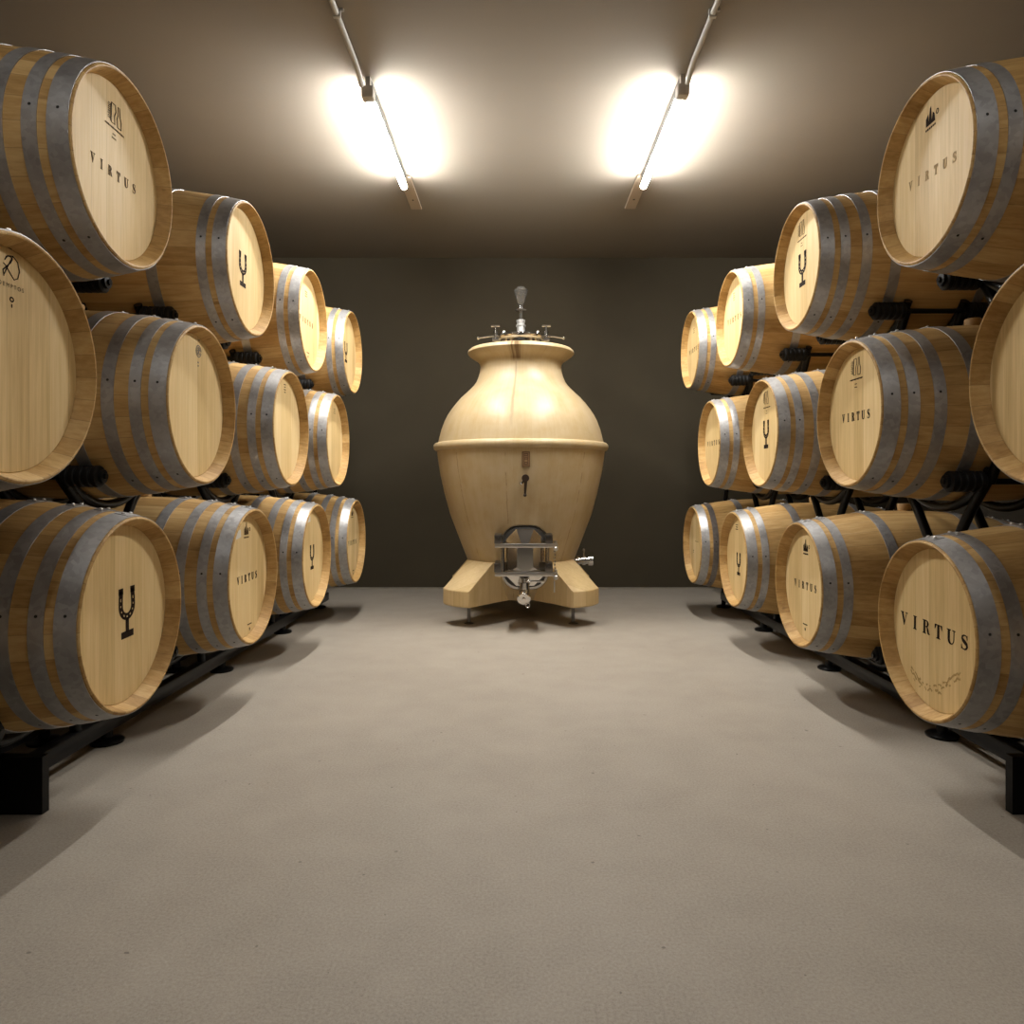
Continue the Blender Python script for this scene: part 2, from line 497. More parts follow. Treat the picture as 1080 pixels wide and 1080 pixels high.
def emblem(bm, a, b, scale=1.0, roll=0.0):
    """horseshoe standing on a stem and foot, like a wine glass, nail holes left open"""
    c, s = math.cos(roll), math.sin(roll)
    f = lambda p: (lambda r: (a + r[0] * scale, b + r[1] * scale))(rot2(p, c, s))
    path = [(-0.034, 0.074), (-0.0345, 0.060)] + [(-0.036, 0.045), (-0.0365, 0.030)] + arc(0, 0.024, 0.0365, 0.036, 180, 360, 18) + [(0.0365, 0.030), (0.036, 0.045), (0.0345, 0.060), (0.034, 0.074)]
    n = len(path)
    def holes(t):  # fraction along the path -> is there a nail hole there
        return False
    # the band is two rails with bridges between the nail holes
    pts = []
    for i in range(n - 1):
        for k in range(3):
            u = k / 3
            pts.append((path[i][0] + (path[i + 1][0] - path[i][0]) * u, path[i][1] + (path[i + 1][1] - path[i][1]) * u))
    pts.append(path[-1])
    W, w = 0.0225, 0.0084
    L = []
    for i, p in enumerate(pts):
        q0 = pts[max(0, i - 1)]; q1 = pts[min(len(pts) - 1, i + 1)]
        t = Vector((q1[0] - q0[0], q1[1] - q0[1])).normalized(); nn = Vector((-t.y, t.x))
        L.append((Vector(p), nn))
    d = [0.0]
    for i in range(1, len(pts)): d.append(d[-1] + (L[i][0] - L[i - 1][0]).length)
    tot = d[-1]
    for (p, nn), (p2, n2) in zip(L[:-1], L[1:]):
        for k0, k1 in ((W / 2, W / 2 - w), (-W / 2 + w, -W / 2)):
            add_poly(bm, [f(p + nn * k0), f(p + nn * k1), f(p2 + n2 * k1), f(p2 + n2 * k0)], X_MARK)
    hole_at = [tot * (0.5 + q) for q in (-0.36, -0.27, -0.18, -0.09, 0, 0.09, 0.18, 0.27, 0.36)]
    k1 = W / 2 - w
    for i in range(len(pts) - 1):
        mid = (d[i] + d[i + 1]) / 2
        if min(abs(mid - h) for h in hole_at) > 0.0034:
            (p, nn), (p2, n2) = L[i], L[i + 1]
            add_poly(bm, [f(p + nn * k1), f(p - nn * k1), f(p2 - n2 * k1), f(p2 + n2 * k1)], X_MARK)
    for sx in (-1, 1):   # square heels
        add_poly(bm, [f((sx * 0.0475, 0.062)), f((sx * 0.0215, 0.062)), f((sx * 0.0215, 0.082)), f((sx * 0.0475, 0.082))], X_MARK)
    add_poly(bm, [f((-0.009, -0.017)), f((0.009, -0.017)), f((0.009, -0.060)), f((-0.009, -0.060))], X_MARK)
    add_poly(bm, [f((-0.036, -0.058)), f((0.036, -0.058)), f((0.036, -0.080)), f((-0.036, -0.080))], X_MARK)

def bottle_mark(bm, a, b):
    """upright word beside two outlined bent bottle shapes, with a lettered rule beneath"""
    add_small_text(bm, 'piano', a - 0.030, b, 0.016, PI / 2)
    o1 = [(-0.014, 0.030), (0.008, 0.030), (0.010, 0.010), (0.002, -0.004), (0.004, -0.030), (-0.016, -0.030)]
    o2 = [(0.022, 0.032), (0.030, 0.032), (0.034, 0.004), (0.040, -0.008), (0.038, -0.032), (0.018, -0.032), (0.016, -0.008), (0.022, 0.006)]
    for o in (o1, o2):
        add_stroke(bm, [(a + p[0], b + p[1]) for p in o], 0.0035, X_MARK, closed=True)
    add_stroke(bm, [(a - 0.018, b + 0.024), (a - 0.018, b - 0.028)], 0.003, X_MARK)

def rule_mark(bm, a, b):
    for k in range(13):
        add_stroke(bm, [(a - 0.048 + k * 0.008, b), (a - 0.0418 + k * 0.008, b)], 0.0036 + 0.001 * (k % 3), X_MARK)
    for j, (w, y) in enumerate(((0.016, -0.018), (0.022, -0.030))):
        add_stroke(bm, [(a - w / 2, b + y), (a + w / 2, b + y)], 0.0028, X_MARK)

def figure_mark(bm, a, b):
    """small dark printed device of peaks over two short lines"""
    for pts in ([(-0.026, -0.02), (-0.026, 0.004), (-0.014, 0.016), (-0.010, -0.02)], [(-0.012, -0.02), (-0.004, 0.030), (0.002, 0.034), (0.006, -0.02)],
                [(0.004, -0.02), (0.012, 0.012), (0.020, 0.004), (0.024, -0.02)]):
        add_poly(bm, [(a + p[0], b + p[1]) for p in pts], X_MARK)
    for k in range(6):
        add_stroke(bm, [(a - 0.028 + k * 0.0095, b - 0.031), (a - 0.0215 + k * 0.0095, b - 0.031)], 0.006, X_MARK)
    add_stroke(bm, arc(a + 0.036, b + 0.002, 0.006, 0.007, 0, 360, 12), 0.003, X_MARK)

def lines_mark(bm, a, b, n=2, w=0.04):
    for j in range(n):
        ww = w * (1 - 0.25 * (j % 2)); k = 5
        for q in range(k):
            x0 = a - ww / 2 + ww * q / k
            add_stroke(bm, [(x0, b - j * 0.013), (x0 + ww / k * 0.72, b - j * 0.013)], 0.005, X_MARK)

def low_mark(bm, a, b):
    lines_mark(bm, a, b + 0.012, 1, 0.05)
    add_poly(bm, [(a - 0.006, b - 0.004), (a + 0.006, b - 0.004), (a + 0.004, b - 0.016), (a - 0.004, b - 0.016)], X_MARK)

def script_mark(bm, a, b):
    """looped script letter over a lettered line"""
    loop = [(-0.018, -0.020), (-0.021, -0.006), (-0.010, 0.004), (0.004, 0.016), (0.010, 0.026), (0.002, 0.031), (-0.010, 0.028), (-0.016, 0.018), (-0.006, 0.030), (0.012, 0.034), (0.028, 0.024), (0.034, 0.004), (0.028, -0.014), (0.016, -0.020), (0.002, -0.008), (-0.012, 0.006), (-0.020, 0.010)]
    add_stroke(bm, [(a + p[0], b + p[1]) for p in loop], [0.002 + 0.0012 * abs(math.sin(i)) for i in range(len(loop))], X_MARK)
    add_stroke(bm, [(a + 0.012, b + 0.034), (a - 0.004, b + 0.008), (a - 0.018, b - 0.016)], 0.0025, X_MARK)
    add_small_text(bm, 'D E M P T O S', a + 0.006, b - 0.038, 0.010)
    add_stroke(bm, [(a - 0.006, b + 0.052), (a + 0.008, b + 0.050)], 0.005, X_MARK)
    add_stroke(bm, arc(a + 0.008, b - 0.068, 0.006, 0.005, 0, 360, 10), 0.003, X_MARK)
    add_stroke(bm, [(a + 0.008, b - 0.079), (a + 0.008, b - 0.087)], 0.003, X_MARK)

def ring_mark(bm, a, b):
    add_stroke(bm, arc(a, b, 0.021, 0.021, 0, 345, 26), 0.004, X_MARK)
    add_stroke(bm, arc(a, b, 0.014, 0.014, 0, 345, 20), 0.003, X_MARK)
    add_poly(bm, [(a - 0.006, b - 0.010), (a + 0.006, b - 0.010), (a + 0.003, b + 0.011), (a - 0.003, b + 0.011)], X_MARK)
    add_stroke(bm, [(a - 0.010, b + 0.001), (a + 0.010, b + 0.005)], 0.003, X_MARK)
    for da, db, w in ((0.004, 0.042, 0.008), (-0.003, -0.042, 0.009), (-0.003, -0.054, 0.007)):
        add_stroke(bm, [(a + da - w / 2, b + db), (a + da + w / 2, b + db)], 0.006, X_MARK)

def paper_slip(bm, a, b, w=0.05, h=0.03, tilt=0.1):
    c, s = math.cos(tilt), math.sin(tilt)
    add_poly(bm, [(a + p[0] * c - p[1] * s, b + p[0] * s + p[1] * c) for p in ((-w / 2, -h / 2), (w / 2, -h / 2), (w / 2, h / 2), (-w / 2, h / 2))], X_MARK, 0.0004)

# ---- barrel prototypes
HOOPS_FOUR = [(0.006, 0.057), (0.080, 0.116), (0.160, 0.198), (0.272, 0.312)]
HOOPS_THREE = [(0.006, 0.057), (0.080, 0.116), (0.268, 0.310)]
SPEC = {'L': (0.285, 0.340), 'R': (0.270, 0.326)}
MESH = {}
for side, (rr, rb) in SPEC.items():
    MESH[side, 'shell'] = shell_mesh(rr, rb)
    MESH[side, 'head'] = head_mesh(rr, 1); MESH[side, 'headb'] = head_mesh(rr, -1)
    MESH[side, 'bung'] = bung_mesh(rb)
    for key, hs in (('A', HOOPS_FOUR), ('B', HOOPS_THREE)):
        for j, (d0, d1) in enumerate(hs):
            mm = DARK_HOOP if False else STEEL_HOOP
            MESH[side, key, j, 1] = hoop_mesh(HL - d1, HL - d0, rr, rb, j, mm)
            MESH[side, key, j, -1] = hoop_mesh(-HL + d0, -HL + d1, rr, rb, j, mm)
MESH['R', 'dark'] = hoop_mesh(HL - 0.116, HL - 0.080, 0.270, 0.326, 1, DARK_HOOP)

BARRELS = {}
def barrel(key, pos, kind, label, group):
    side = key[0]
    x, y, z = pos                                   # centre of the front rim
    sgn = 1 if side == 'L' else -1
    root = thing('wine_barrel', label, 'barrel', (x - sgn * HL, y, z + CAM_Z), 0 if side == 'L' else PI, group)
    obj('stave_shell', MESH[side, 'shell'], None, root)
    head = obj('head', MESH[side, 'head'], None, root)
    obj('head', MESH[side, 'headb'], None, root)
    for j in range(4 if kind == 'A' else 3):
        for e in (1, -1):
            me = MESH[side, kind, j, e]
            if key == 'Rb3' and j == 1 and e == 1: me = MESH['R', 'dark']
            obj('hoop', me, None, root)
    obj('bung', MESH[side, 'bung'], None, root)
    BARRELS[key] = (root, x, y, z + CAM_Z, sgn)
    return head

G = {'Lt': 'barrels in the top row of the left rack', 'Lm': 'barrels in the middle row of the left rack', 'Lb': 'barrels in the bottom row of the left rack',
     'Rt': 'barrels in the top row of the right rack', 'Rm': 'barrels in the middle row of the right rack', 'Rb': 'barrels in the bottom row of the right rack'}
POS = {
 'Lt0': (-1.190, 2.217, 0.956), 'Lt1': (-1.180, 3.224, 0.951), 'Lt2': (-1.181, 4.192, 0.944), 'Lt3': (-1.181, 5.184, 0.942),
 'Lm0': (-1.142, 1.687, 0.289), 'Lm1': (-1.147, 2.661, 0.291), 'Lm2': (-1.148, 3.687, 0.285), 'Lm3': (-1.149, 4.639, 0.284),
 'Lb0': (-1.131, 2.154, -0.380), 'Lb1': (-1.132, 3.122, -0.389), 'Lb2': (-1.130, 4.086, -0.395), 'Lb3': (-1.137, 5.099, -0.392),
 'Rt0': (1.231, 2.241, 0.959), 'Rt1': (1.220, 3.233, 0.963), 'Rt2': (1.215, 4.236, 0.965), 'Rt3': (1.214, 5.213, 0.965),
 'Rm0': (1.222, 1.714, 0.271), 'Rm1': (1.221, 2.724, 0.265), 'Rm2': (1.223, 3.721, 0.264), 'Rm3': (1.219, 4.708, 0.268),
 'Rb0': (1.222, 2.217, -0.440), 'Rb1': (1.220, 3.208, -0.437), 'Rb2': (1.223, 4.193, -0.426), 'Rb3': (1.229, 5.202, -0.425)}
ROWS = [
 ('Lt0', 'A', 'oak barrel stamped VIRTUS under a bottle-shaped mark, nearest in top row of left rack'),
 ('Lt1', 'B', 'oak barrel with horseshoe-glass emblem, second in top row of left rack'),
 ('Lt2', 'B', 'oak barrel stamped VIRTUS, third in top row of left rack'),
 ('Lt3', 'B', 'oak barrel with horseshoe-glass emblem, by the back wall in top row of left rack'),
 ('Lm0', 'A', 'oak barrel with a looped script mark near the rim, cut off by left picture edge'),
 ('Lm1', 'A', 'oak barrel with a small round grey mark only, second in middle row of left rack'),
 ('Lm2', 'A', 'oak barrel with small dark mark near its top, third in middle row of left rack'),
 ('Lm3', 'A', 'nearly unmarked oak barrel by the back wall in middle row of left rack'),
 ('Lb0', 'A', 'oak barrel with large black horseshoe-glass emblem, nearest in bottom row of left rack'),
 ('Lb1', 'A', 'oak barrel stamped VIRTUS with white paper slip, second in bottom row of left rack'),
 ('Lb2', 'A', 'oak barrel with horseshoe-glass emblem, third in bottom row of left rack'),
 ('Lb3', 'A', 'oak barrel stamped VIRTUS by the back wall, bottom row of left rack'),
 ('Rt0', 'B', 'oak barrel with faded VIRTUS stamp and peaked device, nearest atop right rack'),
 ('Rt1', 'A', 'oak barrel with horseshoe-glass emblem under bottle mark, second in top row of right rack'),
 ('Rt2', 'B', 'oak barrel stamped VIRTUS, third in top row of right rack'),
 ('Rt3', 'B', 'oak barrel stamped VIRTUS by the back wall, top row of right rack'),
 ('Rm0', 'A', 'unmarked oak barrel cut off by right picture edge, nearest in middle row of right rack'),
 ('Rm1', 'A', 'oak barrel stamped VIRTUS under bottle mark, second in middle row of right rack'),
 ('Rm2', 'A', 'oak barrel with horseshoe-glass emblem under small mark, third in middle row of right rack'),
 ('Rm3', 'B', 'oak barrel stamped VIRTUS by the back wall, middle row of right rack'),
 ('Rb0', 'B', 'oak barrel with wide bold VIRTUS stamp, nearest on bottom of right rack'),
 ('Rb1', 'B', 'oak barrel stamped VIRTUS with printed device above, second in bottom row of right rack'),
 ('Rb2', 'B', 'oak barrel with horseshoe-glass emblem, third in bottom row of right rack'),
 ('Rb3', 'B', 'oak barrel with dull dark second hoop, at back wall end of the right bottom row'),
]
HEADS = {k: barrel(k, POS[k], kind, lab, G[k[:2]]) for k, kind, lab in ROWS}
# the rows run on past the picture's edges beside the camera
for key, kind, pos in (('Ltx', 'A', (-1.185, 1.215, 0.956)), ('Lmx', 'A', (-1.142, 0.690, 0.289)), ('Lbx', 'A', (-1.131, 1.170, -0.382)),
                       ('Rtx', 'B', (1.228, 1.235, 0.960)), ('Rmx', 'A', (1.222, 0.715, 0.270)), ('Rbx', 'B', (1.222, 1.215, -0.438))):
    where = {'t': 'top', 'm': 'middle', 'b': 'bottom'}[key[1]] + ' row of ' + {'L': 'left', 'R': 'right'}[key[0]] + ' rack'
    barrel(key, pos, kind, 'unmarked oak barrel beside the camera, first in ' + where, G[key[:2]])

def virtus(k, a0=-0.115, a1=0.112, b=-0.008, h=0.032, roll=0.0, m=INK, stretch=0.8):
    part_mark(HEADS[k], 'lettering', lambda bm: add_word(bm, 'VIRTUS', a0, a1, b, h, roll, stretch), m)
def glass(k, a=-0.008, b=0.0, s=1.0, roll=0.0):
    s *= 0.93
    part_mark(HEADS[k], 'glass_emblem', lambda bm: emblem(bm, a, b, s, roll), INK)
def cooper(k, fn, m, *args):
    part_mark(HEADS[k], 'cooper_mark', lambda bm: fn(bm, *args), m)

virtus('Lt0', -0.114, 0.111, -0.009, 0.030, 0, BROWN_INK)
cooper('Lt0', bottle_mark, INK, -0.003, 0.172); cooper('Lt0', rule_mark, BROWN_INK, -0.003, 0.128)
glass('Lt1', -0.006, 0.0)
virtus('Lt2', -0.125, 0.110, -0.004, 0.030, 0, BROWN_INK); cooper('Lt2', lines_mark, BROWN_INK, -0.016, 0.165, 3); cooper('Lt2', low_mark, BROWN_INK, 0.022, -0.191)
glass('Lt3', -0.050, -0.006, 0.95)
cooper('Lm0', script_mark, INK, 0.004, 0.212)
cooper('Lm1', ring_mark, GREY_INK, 0.038, 0.205)
cooper('Lm2', lines_mark, BROWN_INK, 0.009, 0.225, 4, 0.03)
cooper('Lm3', lines_mark, FADED, 0.05, 0.205, 3, 0.05)
glass('Lb0', 0.024, -0.001, 1.0, 0.03)
virtus('Lb1', -0.082, 0.125, -0.010, 0.033, 0.02); cooper('Lb1', figure_mark, BROWN_INK, 0.011, 0.196)
part_mark(HEADS['Lb1'], 'paper_label', lambda bm: paper_slip(bm, -0.080, 0.182, 0.055, 0.032, 0.15), PAPER)
cooper('Lb1', low_mark, BROWN_INK, 0.047, -0.226)
glass('Lb2', 0.031, -0.012, 0.92)
part_mark(HEADS['Lb2'], 'paper_label', lambda bm: paper_slip(bm, -0.03, 0.204, 0.05, 0.03, 0.1), PAPER)
virtus('Lb3', -0.066, 0.150, -0.012, 0.032); cooper('Lb3', figure_mark, BROWN_INK, 0.034, 0.196); cooper('Lb3', low_mark, BROWN_INK, 0.07, -0.225)

virtus('Rt0', -0.130, 0.109, 0.008, 0.030, -0.05, FADED); cooper('Rt0', figure_mark, INK, -0.014, 0.180)
cooper('Rt1', bottle_mark, BROWN_INK, -0.032, 0.186); cooper('Rt1', rule_mark, BROWN_INK, -0.024, 0.138); glass('Rt1', -0.017, 0.0)
virtus('Rt2', -0.150, 0.095, 0.008, 0.032, -0.03); cooper('Rt2', lines_mark, BROWN_INK, -0.034, 0.160, 4, 0.03)
virtus('Rt3', -0.160, 0.085, 0.010, 0.032); cooper('Rt3', lines_mark, BROWN_INK, -0.03, 0.160, 3, 0.03)
cooper('Rm1', bottle_mark, INK, -0.014, 0.180); cooper('Rm1', rule_mark, INK, -0.011, 0.133); virtus('Rm1', -0.115, 0.088, -0.006, 0.033)
cooper('Rm2', bottle_mark, BROWN_INK, -0.022, 0.184); cooper('Rm2', rule_mark, BROWN_INK, -0.009, 0.134); glass('Rm2', -0.016, -0.004, 0.96)
virtus('Rm3', -0.165, 0.100, 0.006, 0.032)
virtus('Rb0', -0.176, 0.148, -0.002, 0.043, -0.03, INK, 1.05)
def stain(bm):
    random.seed(3)
    for j in range(3):
        pts = [(-0.135 + 0.008 * k, -0.135 - 0.012 * j - 0.045 * math.sin(k * 0.115 + 0.2) + random.uniform(-0.006, 0.006)) for k in range(34)]
        for q in range(0, 33):
            if random.random() < (0.75, 0.45, 0.35)[j]:
                add_stroke(bm, pts[q:q + 2], [0.002 + 0.006 * random.random() for _ in range(2)], X_MARK, 0.0003)
part_mark(HEADS['Rb0'], 'water_stain', stain, plain('tide_mark', (0.43, 0.29, 0.12), 0.8, spec=0.1))
virtus('Rb1', -0.123, 0.102, -0.007, 0.033, 0.0); cooper('Rb1', figure_mark, INK, -0.003, 0.165); cooper('Rb1', low_mark, INK, -0.010, -0.190)
glass('Rb2', -0.013, -0.030, 0.86); cooper('Rb2', lines_mark, BROWN_INK, -0.047, 0.195, 3, 0.05)
cooper('Rb3', lines_mark, FADED, -0.02, 0.02, 1, 0.10); cooper('Rb3', lines_mark, BROWN_INK, -0.12, -0.05, 2, 0.02)

# ------------------------------------------------------------------ racks
def rack(side, label):
    sgn = 1 if side == 'L' else -1
    rr, rb = SPEC[side]
    root = thing('barrel_rack', label, 'rack', (sgn * -1.6, 3.5, 0))
    root_m = Matrix.Translation(root.location).inverted()
    def part(name, bm, m, smooth=40):
        bmesh.ops.transform(bm, matrix=root_m, verts=bm.verts[:])
        return obj(name, bm, m, root, smooth)
    A1, A2 = 0.285, 0.665
    RW = 0.036
    def X(a, xf): return xf - sgn * a
    node_ends = []
    for row in 'bmt':
        for i in 'x0123':
            key = f'{side}{row}{i}'
            _, xf, yc, zc, _s = BARRELS[key]
            rc = prof_r(HL - A1, rr, rb) + 0.0105 + RW
            ang = math.radians(46)
            dy, dz = rc * math.sin(ang), rc * math.cos(ang)
            for a in (A1, A2):
                xa = X(a, xf)
                inner = 1 if a == A1 else -1
                xs = xa - sgn * 0.075 * inner           # plane of saddle and legs, inboard of the roller
                # saddle bar under the barrel
                bm = bmesh.new()
                rs = prof_r(HL - A1 - 0.075, rr, rb) + 0.0255
                am = math.radians(52)
                add_tube(bm, [(xs, yc + rs * math.sin(-am + 2 * am * k / 16), zc - rs * math.cos(-am + 2 * am * k / 16)) for k in range(17)], 0.017)
                part('saddle', bm, BLACK)
                # rollers
                for s in (-1, 1):
                    bm = bmesh.new()
                    c = Vector((xa, yc + s * dy, zc - dz))
                    w = 0.060
                    pr = [(0.012, -w - 0.012), (0.022, -w - 0.010), (0.022, -w)]
                    for k in range(5):
                        u = -w + 2 * w * k / 5; v = -w + 2 * w * (k + 1) / 5
                        pr += [(RW - 0.004, u + 0.001), (RW, u + 0.005), (RW, v - 0.005), (RW - 0.004, v - 0.001)]
                    pr += [(0.022, w), (0.022, w + 0.010), (0.012, w + 0.012)]
                    add_lathe(bm, pr, 22, axis_mat((1, 0, 0), c))
                    part('roller', bm, RUBBER)
                # legs
                for s in (-1, 1):
                    bm = bmesh.new()
                    top = Vector((xs, yc + s * dy, zc - dz))
                    if row == 'm':
                        pts = [top, (xs, yc + s * 0.175, zc - 0.35), (xs, yc + s * 0.085, zc - 0.475), (xs, yc + s * 0.014, zc - 0.60)]
                    elif row == 't':
                        pts = [top, (xs, yc + s * 0.185, zc - 0.36), (xs, yc + s * 0.095, zc - 0.48), (xs, yc + s * 0.014, zc - 0.60)]
                    else:
                        pts = [top, (xs, yc + s * 0.285, 0.16), (xs, yc + s * 0.30, 0.075)]
                    add_tube(bm, pts, 0.018)
                    part('leg', bm, BLACK)
                if row == 'm':
                    bm = bmesh.new(); add_tube(bm, [(xs, yc, zc - 0.585), (xs, yc, 0.014)], 0.020)
                    part('post', bm, BLACK)
                    bm = bmesh.new(); add_lathe(bm, [(0.056, 0.0), (0.058, 0.008), (0.050, 0.014), (0.020, 0.020), (0.018, 0.04)], 28, Matrix.Translation((xs, yc, 0.001)))
                    part('foot_pad', bm, BLACK)
                if row == 't':
                    zm = zc - 0.60
                    mids = [BARRELS[f'{side}m{j}'] for j in 'x0123']
                    for s in (-1, 1):
                        cand = [m_ for m_ in mids if 0.2 < s * (m_[2] - yc) < 0.8]
                        bm = bmesh.new()
                        if cand:
                            m_ = cand[0]
                            add_tube(bm, [(xs, yc + s * 0.010, zm + 0.01), (xs, m_[2] - s * dy, m_[3] - dz - 0.002)], 0.017)
                        else:
                            add_tube(bm, [(xs, yc + s * 0.010, zm + 0.01), (xs, yc + s * 0.33, zm - 0.42), (xs, yc + s * 0.40, zm - 0.62), (xs, yc + s * 0.40, 0.014)], 0.017)
                        part('brace', bm, BLACK)
                        if not cand:
                            bm = bmesh.new(); add_lathe(bm, [(0.056, 0.0), (0.058, 0.008), (0.050, 0.014), (0.020, 0.020)], 28, Matrix.Translation((xs, yc + s * 0.40, 0.001)))
                            part('foot_pad', bm, BLACK)
            # axles tying front and rear rollers
            for s in (-1, 1):
                bm = bmesh.new()
                add_cyl(bm, (X(A1 - 0.078, xf), yc + s * dy, zc - dz), (X(A2 + 0.078, xf), yc + s * dy, zc - dz), 0.0105, 12)
                part('axle', bm, BLACK)
            if row != 'b':
                bm = bmesh.new()
                add_cyl(bm, (X(A1 + 0.06, xf), yc, zc - 0.60), (X(A2 - 0.06, xf), yc, zc - 0.60), 0.0125, 12)
                part('crossbar', bm, BLACK)
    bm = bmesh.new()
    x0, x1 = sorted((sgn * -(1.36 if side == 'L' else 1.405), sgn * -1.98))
    add_box(bm, (x0, 2.075, 0.001), (x1, 2.105, 0.165))  # added black panel, stands for deep shade and a rack leg together
    part('shade_panel', bm, RUBBER, 0)
    xf = BARRELS[f'{side}b1'][1]
    for a in (A1 + 0.075, A2 - 0.075):
        bm = bmesh.new()
        add_box(bm, (X(a, xf) - 0.024, BARRELS[f'{side}mx'][2] - 0.05, 0.055), (X(a, xf) + 0.024, BARRELS[f'{side}t3'][2] + 0.43, 0.115)); bevel_all(bm, 0.006, 2)
        part('rail', bm, BLACK)
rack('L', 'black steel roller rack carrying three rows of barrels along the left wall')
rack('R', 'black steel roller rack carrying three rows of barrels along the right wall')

# ------------------------------------------------------------------ amphora-shaped tank
def tank_wood():
    m, nt, b = mat('pale_tank')
    co = objco(nt); s = sepxyz(nt, co)
    ang = math_n(nt, 'ARCTAN2', s[0], math_n(nt, 'MULTIPLY', s[1], -1.0))      # 0 towards the room
    cb = nt.nodes.new('ShaderNodeCombineXYZ')
    nt.links.new(math_n(nt, 'MULTIPLY', ang, 9.0), cb.inputs[0]); nt.links.new(math_n(nt, 'MULTIPLY', s[2], 1.3), cb.inputs[2])
    streak = noise(nt, cb.outputs[0], 1.8, 5)
    cb2 = nt.nodes.new('ShaderNodeCombineXYZ')
    nt.links.new(math_n(nt, 'MULTIPLY', ang, 60.0), cb2.inputs[0]); nt.links.new(math_n(nt, 'MULTIPLY', s[2], 9.0), cb2.inputs[2])
    fine = noise(nt, cb2.outputs[0], 1.5, 3)
    mott = noise(nt, co, 9, 4)
    v = math_n(nt, 'ADD', math_n(nt, 'MULTIPLY', streak, 0.30), math_n(nt, 'MULTIPLY', fine, 0.22))
    v = math_n(nt, 'ADD', v, math_n(nt, 'MULTIPLY', mott, 0.48))
    col = ramp(nt, v, [(0.32, (0.42, 0.305, 0.145)), (0.50, (0.47, 0.365, 0.21)), (0.68, (0.51, 0.41, 0.26))])
    # a few upright joint lines below the belly band
    zlow = math_n(nt, 'LESS_THAN', s[2], 1.16)
    wob = math_n(nt, 'MULTIPLY', math_n(nt, 'SUBTRACT', noise(nt, co, 14, 2), 0.5), 0.02)
    lines = None
    for a0 in (-0.80, -0.17, 0.78, -1.6, 1.5):
        d = math_n(nt, 'ABSOLUTE', math_n(nt, 'SUBTRACT', math_n(nt, 'ADD', ang, wob), a0))
        l = math_n(nt, 'LESS_THAN', d, 0.007)
        lines = l if lines is None else math_n(nt, 'MAXIMUM', lines, l)
    lines = math_n(nt, 'MULTIPLY', lines, zlow)
    brk = ramp(nt, noise(nt, co, 20, 3), [(0.42, (0, 0, 0)), (0.60, (1, 1, 1))])
    lines = math_n(nt, 'MULTIPLY', lines, brk)
    col = mix_c(nt, math_n(nt, 'MULTIPLY', lines, 0.6), col, (0.20, 0.11, 0.04))
    # wine run down the neck below the lip, and drips under the tap
    cb3 = nt.nodes.new('ShaderNodeCombineXYZ')
    nt.links.new(math_n(nt, 'MULTIPLY', ang, 16.0), cb3.inputs[0]); nt.links.new(math_n(nt, 'MULTIPLY', s[2], 2.5), cb3.inputs[2])
    run = noise(nt, cb3.outputs[0], 1.4, 4)
    def band(x, lo, hi, soft):
        a = math_n(nt, 'DIVIDE', math_n(nt, 'SUBTRACT', x, lo), soft, True)
        c = math_n(nt, 'DIVIDE', math_n(nt, 'SUBTRACT', hi, x), soft, True)
        return math_n(nt, 'MULTIPLY', a, c)
    neck = math_n(nt, 'MULTIPLY', band(ang, -0.27, 0.05, 0.10), band(s[2], 1.79, 1.945, 0.03))
    neck = math_n(nt, 'MULTIPLY', neck, ramp(nt, run, [(0.33, (0, 0, 0)), (0.52, (1, 1, 1))]))
    drip = math_n(nt, 'MULTIPLY', band(math_n(nt, 'ADD', ang, wob), -0.14, -0.085, 0.022), band(s[2], 1.30, 1.90, 0.2))
    drip = math_n(nt, 'MULTIPLY', drip, 0.55)
    low = math_n(nt, 'MULTIPLY', band(ang, -0.18, 0.20, 0.10), band(s[2], 0.55, 1.00, 0.2))
    low = math_n(nt, 'MULTIPLY', math_n(nt, 'MULTIPLY', low, run), 0.24)
    st = math_n(nt, 'MAXIMUM', math_n(nt, 'MULTIPLY', neck, 0.92), math_n(nt, 'MAXIMUM', drip, low))
    col = mix_c(nt, st, col, (0.13, 0.07, 0.022))
    nt.links.new(col, b.inputs['Base Color'])
    b.inputs['Roughness'].default_value = 0.42
    b.inputs['Specular IOR Level'].default_value = 0.4
    bump(nt, b, math_n(nt, 'SUBTRACT', mott, lines), 0.06, 0.004)
    return m
TANK = tank_wood()
FINMAT = wood_head('tank_foot', (0.50, 0.35, 0.155), (0.62, 0.46, 0.235), (0.72, 0.56, 0.32))

TX, TY = 0.010, 5.30
tank = thing('wine_amphora', 'tall tan amphora-shaped wine tank with steel door, standing against the back wall', 'tank', (TX, TY, 0))
bm = bmesh.new()
pr = [(0, -0.80), (0.24, -0.80), (0.285, -0.795), (0.312, -0.74), (0.335, -0.685), (0.378, -0.554), (0.407, -0.485), (0.460, -0.347), (0.513, -0.206), (0.552, -0.064), (0.583, 0.076), (0.604, 0.212), (0.609, 0.26),
      (0.598, 0.308), (0.590, 0.343), (0.575, 0.400), (0.552, 0.462), (0.529, 0.506), (0.502, 0.546), (0.470, 0.588), (0.435, 0.628), (0.400, 0.660), (0.369, 0.690), (0.343, 0.717), (0.323, 0.745), (0.309, 0.780), (0.298, 0.820), (0.294, 0.855), (0.298, 0.876), (0.312, 0.898), (0.345, 0.917), (0.372, 0.936),
      (0.386, 0.952), (0.383, 0.966), (0.370, 0.978), (0.345, 0.984), (0.20, 0.986), (0, 0.986)]
add_lathe(bm, [(r, z + CAM_Z) for r, z in pr], 96, None, 0, cap=False)
obj('body', bm, TANK, tank, 50)
bm = bmesh.new()
